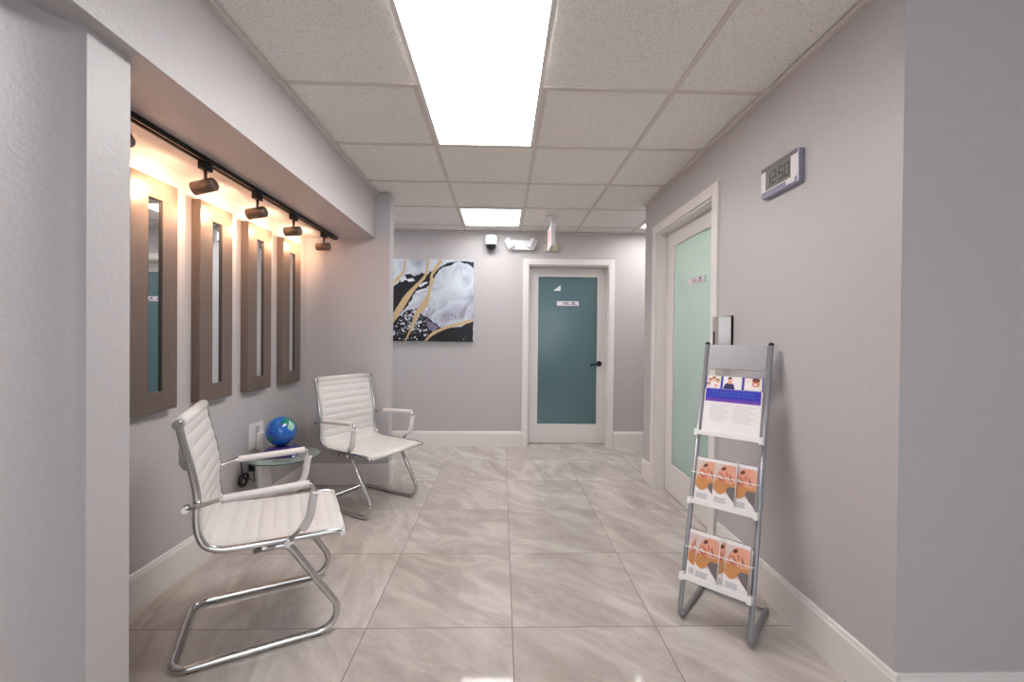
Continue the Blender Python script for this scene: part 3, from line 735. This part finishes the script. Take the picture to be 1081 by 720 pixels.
t = empty('wall_dispenser', (XR, 2.285, 1.08), 0, 'stainless steel dispenser on the wall behind the brochure stand', 'dispenser')
MB().box((-.011, -.052, 0), (0, .06, .255), bev=.001).build('back_plate', blackM, t)
MB().prism([(-.0115, -.047), (-.0115, .05), (-.066, .04), (-.076, .022), (-.076, -.012), (-.07, -.030)], .004, .251, 'z', bev=.002).build('cover', mat('satin_steel', lin(178, 172, 168), .3, .45), t)
MB().box((-.0785, -.003, .09), (-.0755, .014, .17), bev=.001).build('slot', edgeM, t)

# ------------------------------------------------------------------ brochure stand
greyM = mat('grey_powder_coat', lin(152, 152, 157), .38, .45)
panelM = mat('header_silver', lin(166, 164, 168), .38, .4)
trayM = mat('white_tray', lin(232, 228, 226), .35); clearM = mat('frosted_acrylic', lin(214, 208, 210), .18, trans=.75)
clearM.node_tree.nodes['Principled BSDF'].inputs['IOR'].default_value = 1.1
wireM = mat('white_wire', lin(228, 224, 222), .35)
RZ = math.radians(-42.7); TH = math.atan2(.345, 1.172); ROOT = Vector((.771, 1.781, 0)); WD = .268
t = empty('brochure_stand', ROOT, RZ, 'silver metal brochure rack leaning back beside the right wall', 'brochure stand')
TL = Matrix.Translation((0, 0, .0125)) @ Matrix.Rotation(-TH, 4, 'X')      # local x across, z up the leaning posts, -y towards the reader
for s in (0, 1):
    x_ = s*WD; q = TL @ Vector((0, 0, 1.222))
    pts = fillet([(x_, .315, .0125), (x_, 0, .0125), (x_, q.y, q.z)], [0, .03, 0], 8)
    MB().tube(pts, .0105, n=18).build('post', greyM, t)
    k = MB(); k.X = TL; k.lathe([(.0108, 1.216), (.0112, 1.225), (.007, 1.230)], c=(x_, 0, 0), n=20); k.build('end_cap', rubber, t)
MB().cyl((0, .30, .014), (WD, .30, .014), .006).build('rear_crossbar', greyM, t)
k = MB(); k.X = TL; k.box((.011, -.005, 1.098), (WD-.011, .003, 1.216), bev=.0015); k.build('header_panel', panelM, t)
for q0, hgt in ((.785, .19), (.484, .20), (.170, .20)):
    k = MB(); k.X = TL
    k.box((.006, -.046, q0), (WD-.006, -.0125, q0+.004), trayM)                    # ledge
    k.box((.006, -.050, q0-.006), (WD-.006, -.046, q0+.014), trayM, .0015)         # front lip
    for xx in (-.004, WD-.012): k.box((xx, -.052, q0-.012), (xx+.016, -.0112, q0+.018), trayM, .002)
    tr = k.build('shelf', None, t)
    k = MB(); k.X = TL; k.box((.012, -.0125, q0), (WD-.012, -.010, q0+hgt)); k.build('back_sheet', clearM, tr)
    if q0 < .7:
        k = MB(); k.X = TL
        k.tube(fillet([(.0, -.012, q0+.128), (.0, -.050, q0+.128), (WD, -.050, q0+.124), (WD, -.012, q0+.124)], .006, 4), .0022, n=8); k.build('retaining_wire', wireM, tr)
        xd = .184 if q0 > .3 else .146
        k = MB(); k.X = TL; k.tube([(xd, -.0475, q0+.018), (xd, -.0475, q0+.200), (xd, -.0095, q0+.202)], .0018, n=8); k.build('divider', wireM, tr)

paperM = mat('brochure_paper', lin(236, 230, 230), .5); skinA = mat('print_peach', lin(228, 164, 138), .5); skinB = mat('print_orange', lin(210, 146, 92), .5); skinC = mat('print_blush', lin(214, 128, 106), .5)
hairP = mat('print_brown', lin(112, 60, 46), .5); greyP = mat('print_grey', lin(120, 110, 110), .5); inkP = mat('print_ink', lin(120, 132, 138), .5)
blueP = mat('print_blue', lin(52, 50, 176), .45); violP = mat('print_violet', lin(112, 62, 172), .45); cyanP = mat('print_cyan', lin(52, 108, 196), .45)
navyP = mat('print_navy', lin(40, 44, 92), .5); creamP = mat('print_cream', lin(234, 220, 206), .5); lineP = mat('print_line', lin(196, 188, 196), .5); darkP = mat('print_dark', lin(52, 42, 46), .5)
bgP = mat('print_backdrop', lin(216, 196, 190), .5)
RM = Matrix.Translation(ROOT) @ Matrix.Rotation(RZ, 4, 'Z')
def place(o, p, q, n):
    o.matrix_world = RM @ TL @ Matrix.Translation((p, -n, q)); return o
def ell(cx_, cz_, a, b_, th=0, n=18):
    return [(cx_+a*math.cos(2*PI*i/n)*math.cos(th)-b_*math.sin(2*PI*i/n)*math.sin(th), cz_+a*math.cos(2*PI*i/n)*math.sin(th)+b_*math.sin(2*PI*i/n)*math.cos(th)) for i in range(n)]
def soft(pts, n=4):
    out = []; m_ = len(pts)
    for i in range(m_):
        a, b, c, d = [Vector((*pts[(i+j) % m_], 0)) for j in (-1, 0, 1, 2)]
        for k_ in range(n):
            t_ = k_/n; v_ = .5*((2*b)+(c-a)*t_+(2*a-5*b+4*c-d)*t_*t_+(3*b-a-3*c+d)*t_**3); out.append((v_.x, v_.y))
    return out
def brochure(p, q, n, label, group):
    w_, h = .092, .192; k = MB().box((0, 0, 0), (w_, .004, h), paperM)
    def pg(pts, M, lay): k.poly([(min(.995, max(.005, a))*w_, -.00025*lay, min(.995, max(.005, c))*h) for a, c in pts], M)
    pg([(.005, .30), (.005, .93), (.995, .93), (.995, .12), (.62, .30)], bgP, 1)
    pg(soft([(.03, .36), (.08, .56), (.2, .76), (.42, .90), (.72, .93), (.99, .86), (1.04, .6), (.97, .44), (.66, .42), (.52, .32), (.3, .26)]), skinA, 2)
    pg(soft([(.03, .36), (.09, .54), (.4, .55), (.72, .52), (.97, .55), (.97, .46), (.66, .42), (.52, .32), (.3, .26)]), skinB, 3)
    pg([(.55, .38), (.68, .46), (.995, .46), (.995, .1), (.75, .24)], greyP, 4)
    pg(ell(.34, .63, .17, .10, -.3), skinC, 4); pg(ell(.3, .635, .09, .028, -.4), paperM, 5); pg(ell(.29, .60, .10, .014, -.4), hairP, 6)
    pg(ell(.74, .66, .10, .034, -.9), hairP, 5); pg(ell(.75, .70, .09, .02, -.9), skinA, 6)
    pg(ell(.42, .83, .10, .04, .2), hairP, 5); pg(ell(.56, .72, .06, .06, .2), skinC, 4)
    pg([(.005, .34), (.25, .265), (.55, .24), (.8, .22), (.95, .14), (.98, .005), (.005, .005)], paperM, 7)
    for i in range(4): pg([(.1, .19-.03*i), (.62-.05*(i % 2), .19-.03*i-.02*.3), (.62-.05*(i % 2), .178-.03*i-.02*.3), (.1, .178-.03*i)], inkP, 8)
    o = place(k.build('brochure'), p, q, n); return tag(o, label, 'brochure', group)
brochure(.0135, .489, .018, 'left face brochure on the middle shelf of the stand', 'face brochures on the stand')
brochure(.090, .489, .026, 'centre face brochure on the middle shelf of the stand', 'face brochures on the stand')
brochure(.1625, .489, .018, 'right face brochure on the middle shelf, behind the wire divider', 'face brochures on the stand')
brochure(.0135, .175, .018, 'leftmost face brochure on the lowest shelf of the stand, partly covered', 'face brochures on the stand')
brochure(.048, .175, .034, 'front face brochure left of the divider on the lowest shelf', 'face brochures on the stand')
brochure(.110, .175, .0245, 'mostly hidden face brochure behind the divider of the lowest shelf', 'face brochures on the stand')
brochure(.1625, .175, .034, 'right face brochure on the lowest shelf of the stand', 'face brochures on the stand')
# the flyer on the top shelf
k = MB(); pw = .236
k.box((0, 0, 0), (pw, .0015, .212), paperM)
k.box((0, .0, .2122), (pw, .0015, .272), blueP)
def pg(pts, M, lay): k.poly([(a, -.00025*lay, c) for a, c in pts], M)
def rc(a0, c0, a1, c1, M, lay): pg([(a0, c0), (a1, c0), (a1, c1), (a0, c1)], M, lay)
rc(.004, .152, .232, .211, blueP, 1); rc(.004, .152, .232, .166, violP, 2)
for i in range(10): rc(.03+.018*i, .194, .044+.018*i, .198, cyanP, 3); rc(.03+.018*i, .182, .042+.018*i, .186, cyanP, 3)
rc(.004, .214, .064, .272, creamP, 1); rc(.074, .214, .152, .272, paperM, 1); rc(.162, .214, .232, .270, creamP, 1)
for cx_, cz_, hm in ((.018, .248, hairP), (.034, .256, darkP), (.05, .246, hairP), (.012, .228, darkP)):
    pg(ell(cx_, cz_+.004, .0085, .0085), hm, 2); pg(ell(cx_, cz_, .0065, .0075), skinA, 3)
pg([(.006, .215), (.012, .232), (.034, .242), (.058, .232), (.062, .215)], paperM, 2); pg(ell(.044, .226, .008, .007), skinA, 4)
pg([(.076, .214), (.08, .232), (.094, .244), (.108, .244), (.12, .234), (.124, .214)], navyP, 2); pg([(.095, .238), (.096, .262), (.111, .262), (.110, .238)], skinA, 3); pg(ell(.1025, .2655, .0085, .0045, .15), darkP, 4); pg(ell(.0965, .261, .002, .005), darkP, 4)
pg(ell(.208, .247, .015, .019), skinC, 2); pg(ell(.208, .262, .016, .009), hairP, 3); pg(ell(.206, .242, .007, .004), paperM, 3); rc(.166, .218, .19, .25, paperM, 2); pg([(.19, .214), (.2, .232), (.216, .232), (.228, .214)], paperM, 3)
for i in range(9):
    rc(.03, .138-.009*i, .112-.01*((i*7) % 3), .140-.009*i, lineP, 1)
    rc(.124, .136-.009*i, .216-.012*((i*5) % 3), .138-.009*i, lineP, 1)
o = place(k.build('flyer'), .0155, .7895, .0155); tag(o, 'white flyer with blue banner and three small photos on the top shelf of the stand', 'flyer')
